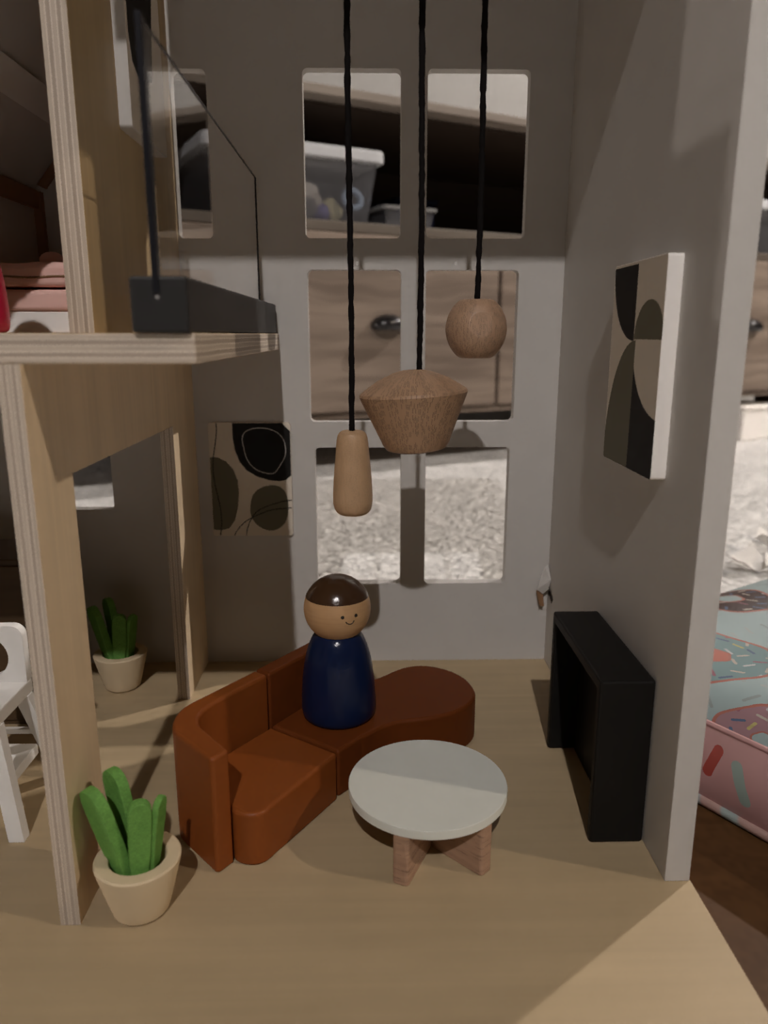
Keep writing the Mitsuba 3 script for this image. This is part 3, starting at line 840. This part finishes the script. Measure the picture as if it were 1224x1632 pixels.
def cushion_color(p, n, uv):
    u = (p.x - float(CQ[0])) * float(E1[0]) + (p.y - float(CQ[1])) * float(E1[1])
    b = (p.x - float(CQ[0])) * float(E2[0]) + (p.y - float(CQ[1])) * float(E2[1])
    v = b - dr.maximum(0, (SEAM + .012) - p.z) * 1.0          # print runs over the edge
    aqua = mi.Color3f(.22, .285, .295)
    s, t = sprinkles(u + .4, v + .3, .017, .0080, .0011, 40, .7)
    col = mix(aqua, mix((.115, .15, .155), (.27, .30, .30), t), s)
    rim = (.26, .095, .075)
    col = donut(col, u, v, -.083, .146, .034, .010, (.032, .015, .016), rim, aqua, 3)
    col = donut(col, u, v, -.027, .046, .0355, .0080, (.11, .18, .19), rim, (.30, .095, .07), 5)
    col = donut(col, u, v, .034, -.012, .028, .006, (.22, .125, .145), rim, aqua, 8)
    col = donut(col, u, v, .060, .110, .036, .010, (.22, .125, .145), rim, aqua, 11)
    col = donut(col, u, v, .120, .040, .040, .010, (.11, .18, .19), rim, aqua, 13)
    col = donut(col, u, v, -.040, .250, .036, .010, (.22, .125, .145), rim, aqua, 17)
    return col


def cushion_side(p, n, uv):
    u = (p.x - float(CQ[0])) * float(E1[0]) + (p.y - float(CQ[1])) * float(E1[1])
    col = mi.Color3f(.40, .23, .23) * (.92 + .16 * fbm(p.x * 30, p.y * 30, p.z * 30))
    for k in range(-2, 6):
        o_ = .052 * k
        col = mix(col, (.30, .055, .045) if k % 3 == 0 else (.50, .42, .40), capsule(u, p.z, o_ + .0075, .0125, o_ + .0125, .0275, .0030))
        col = mix(col, (.24, .31, .29) if k % 2 == 0 else (.42, .13, .12), capsule(u, p.z, o_ + .0245, .0240, o_ + .0310, .0070, .0034))
    return col


def piping_color(p, n, uv):
    u = (p.x - float(CQ[0])) * float(E1[0]) + (p.y - float(CQ[1])) * float(E1[1])
    return mix((.24, .29, .29), (.34, .22, .20), smoothstep(.55, .65, noise(u * 90, p.z * 60)))


mat('mat_cushion_top', proc(cushion_color), .38, .5)
mat('mat_cushion_side', proc(cushion_side), .38, .5)
mat('mat_cushion_piping', proc(piping_color), .5)
cu = thing('cushion', 'padded cushion printed with donuts and sprinkles, pink sides, right of the dollhouse', 'cushion')


def to_world(a, b, z):
    return np.stack([CQ[0] + a * E1[0] + b * E2[0], CQ[1] + a * E1[1] + b * E2[1], z], -1)


outline = sbox(A0, B0, A1, B1)
XW = .1535            # pressed against the outside of the house wall
outline = rounded(outline.difference(Polygon([((XW - CQ[0] - t * E2[0] ) / E1[0], t) for t in (-.1, .5)] + [(-1, .5), (-1, -.1)])), .016)
ring = resample(outline, .003)
cen = np.array([(A0 + A1) / 2, (B0 + B1) / 2])


def cushion_rings(levels):
    N = len(ring)
    t = np.roll(ring, -1, 0) - np.roll(ring, 1, 0)
    t /= np.linalg.norm(t, axis=1, keepdims=True)
    nn = np.stack([t[:, 1], -t[:, 0]], 1)
    v = []
    for off, z, wr in levels:
        wob = wr * (np.sin(np.arange(N) * 2 * math.pi * 17 / N) + .7 * np.sin(np.arange(N) * 2 * math.pi * 29 / N + 1))
        q = ring + nn * (off + wob)[:, None]
        v.append(to_world(q[:, 0], q[:, 1], np.full(N, z)))
    v = np.vstack(v)
    i = np.arange(N)
    j = (i + 1) % N
    f = []
    for k in range(len(levels) - 1):
        a_, b_ = k * N, (k + 1) * N
        f += [np.stack([a_ + i, a_ + j, b_ + j], 1), np.stack([a_ + i, b_ + j, b_ + i], 1)]
    return v, np.vstack(f), N


v, f, N = cushion_rings([(-.006, ZB + .0002, 0), (.000, ZB + .004, .0), (.0025, .005, .0006), (.0035, .016, .0010), (.0025, .028, .0008), (.0005, SEAM - .003, .0003), (-.001, SEAM, 0)])
c = len(v)
v = np.vstack([v, to_world(cen[0], cen[1], ZB + .0002)[None]])
f = np.vstack([f, np.stack([np.full(N, c), (np.arange(N) + 1) % N, np.arange(N)], 1)])
part(cu, 'side', trimesh.Trimesh(v, f, process=False), 'mat_cushion_side', 'pink side band', smooth=60)
# domed top: rings that shrink towards the middle
tops = []
for s in np.linspace(0, 1, 26):
    q = ring + (cen - ring) * (s ** 1.15) * .995
    edge = np.minimum.reduce([q[:, 0] - A0, A1 - q[:, 0], q[:, 1] - B0, B1 - q[:, 1]]) + .0
    z = SEAM + (TOP - SEAM) * (1 - np.exp(-np.maximum(edge, 0) / .014)) + .0012 * np.sin(q[:, 0] * 70) * np.clip(edge / .03, 0, 1)
    tops.append(to_world(q[:, 0], q[:, 1], z))
v = np.vstack(tops)
i = np.arange(N)
j = (i + 1) % N
f = []
for k in range(len(tops) - 1):
    a_, b_ = k * N, (k + 1) * N
    f += [np.stack([a_ + i, a_ + j, b_ + j], 1), np.stack([a_ + i, b_ + j, b_ + i], 1)]
part(cu, 'top', trimesh.Trimesh(v, np.vstack(f), process=False), 'mat_cushion_top', 'aqua top printed with donuts', smooth=60)
pr_ = ring
part(cu, 'piping', tube(to_world(pr_[:, 0], pr_[:, 1], np.full(N, SEAM - .0005)), .0016, 8, True), 'mat_cushion_side', smooth=True)
q = ring + (cen - ring) * .002
part(cu, 'piping', tube(to_world(q[:, 0], q[:, 1], np.full(N, ZB + .0036)), .0032, 8, True), 'mat_cushion_piping', 'printed bottom piping', smooth=True)

# repeats that belong together
for k, d in labels.items():
    for head, g in (('pendant_lamp', 'toy pendant lamps on black cords'), ('potted_plant', 'toy potted plants'), ('wall_picture', 'abstract toy wall pictures'), ('paper_scrap', 'white paper scraps on the carpet'), ('sofa', 'sections of the rust brown sofa'),
                    ('toy', 'toys in the storage bins'), ('storage_bin', 'storage bins on the dresser shelf')):
        if '__' not in k and 'category' in d and (k == head or k[:len(head) + 1] == head + '_' and k[len(head) + 1:].isdigit()):
            d['group'] = g
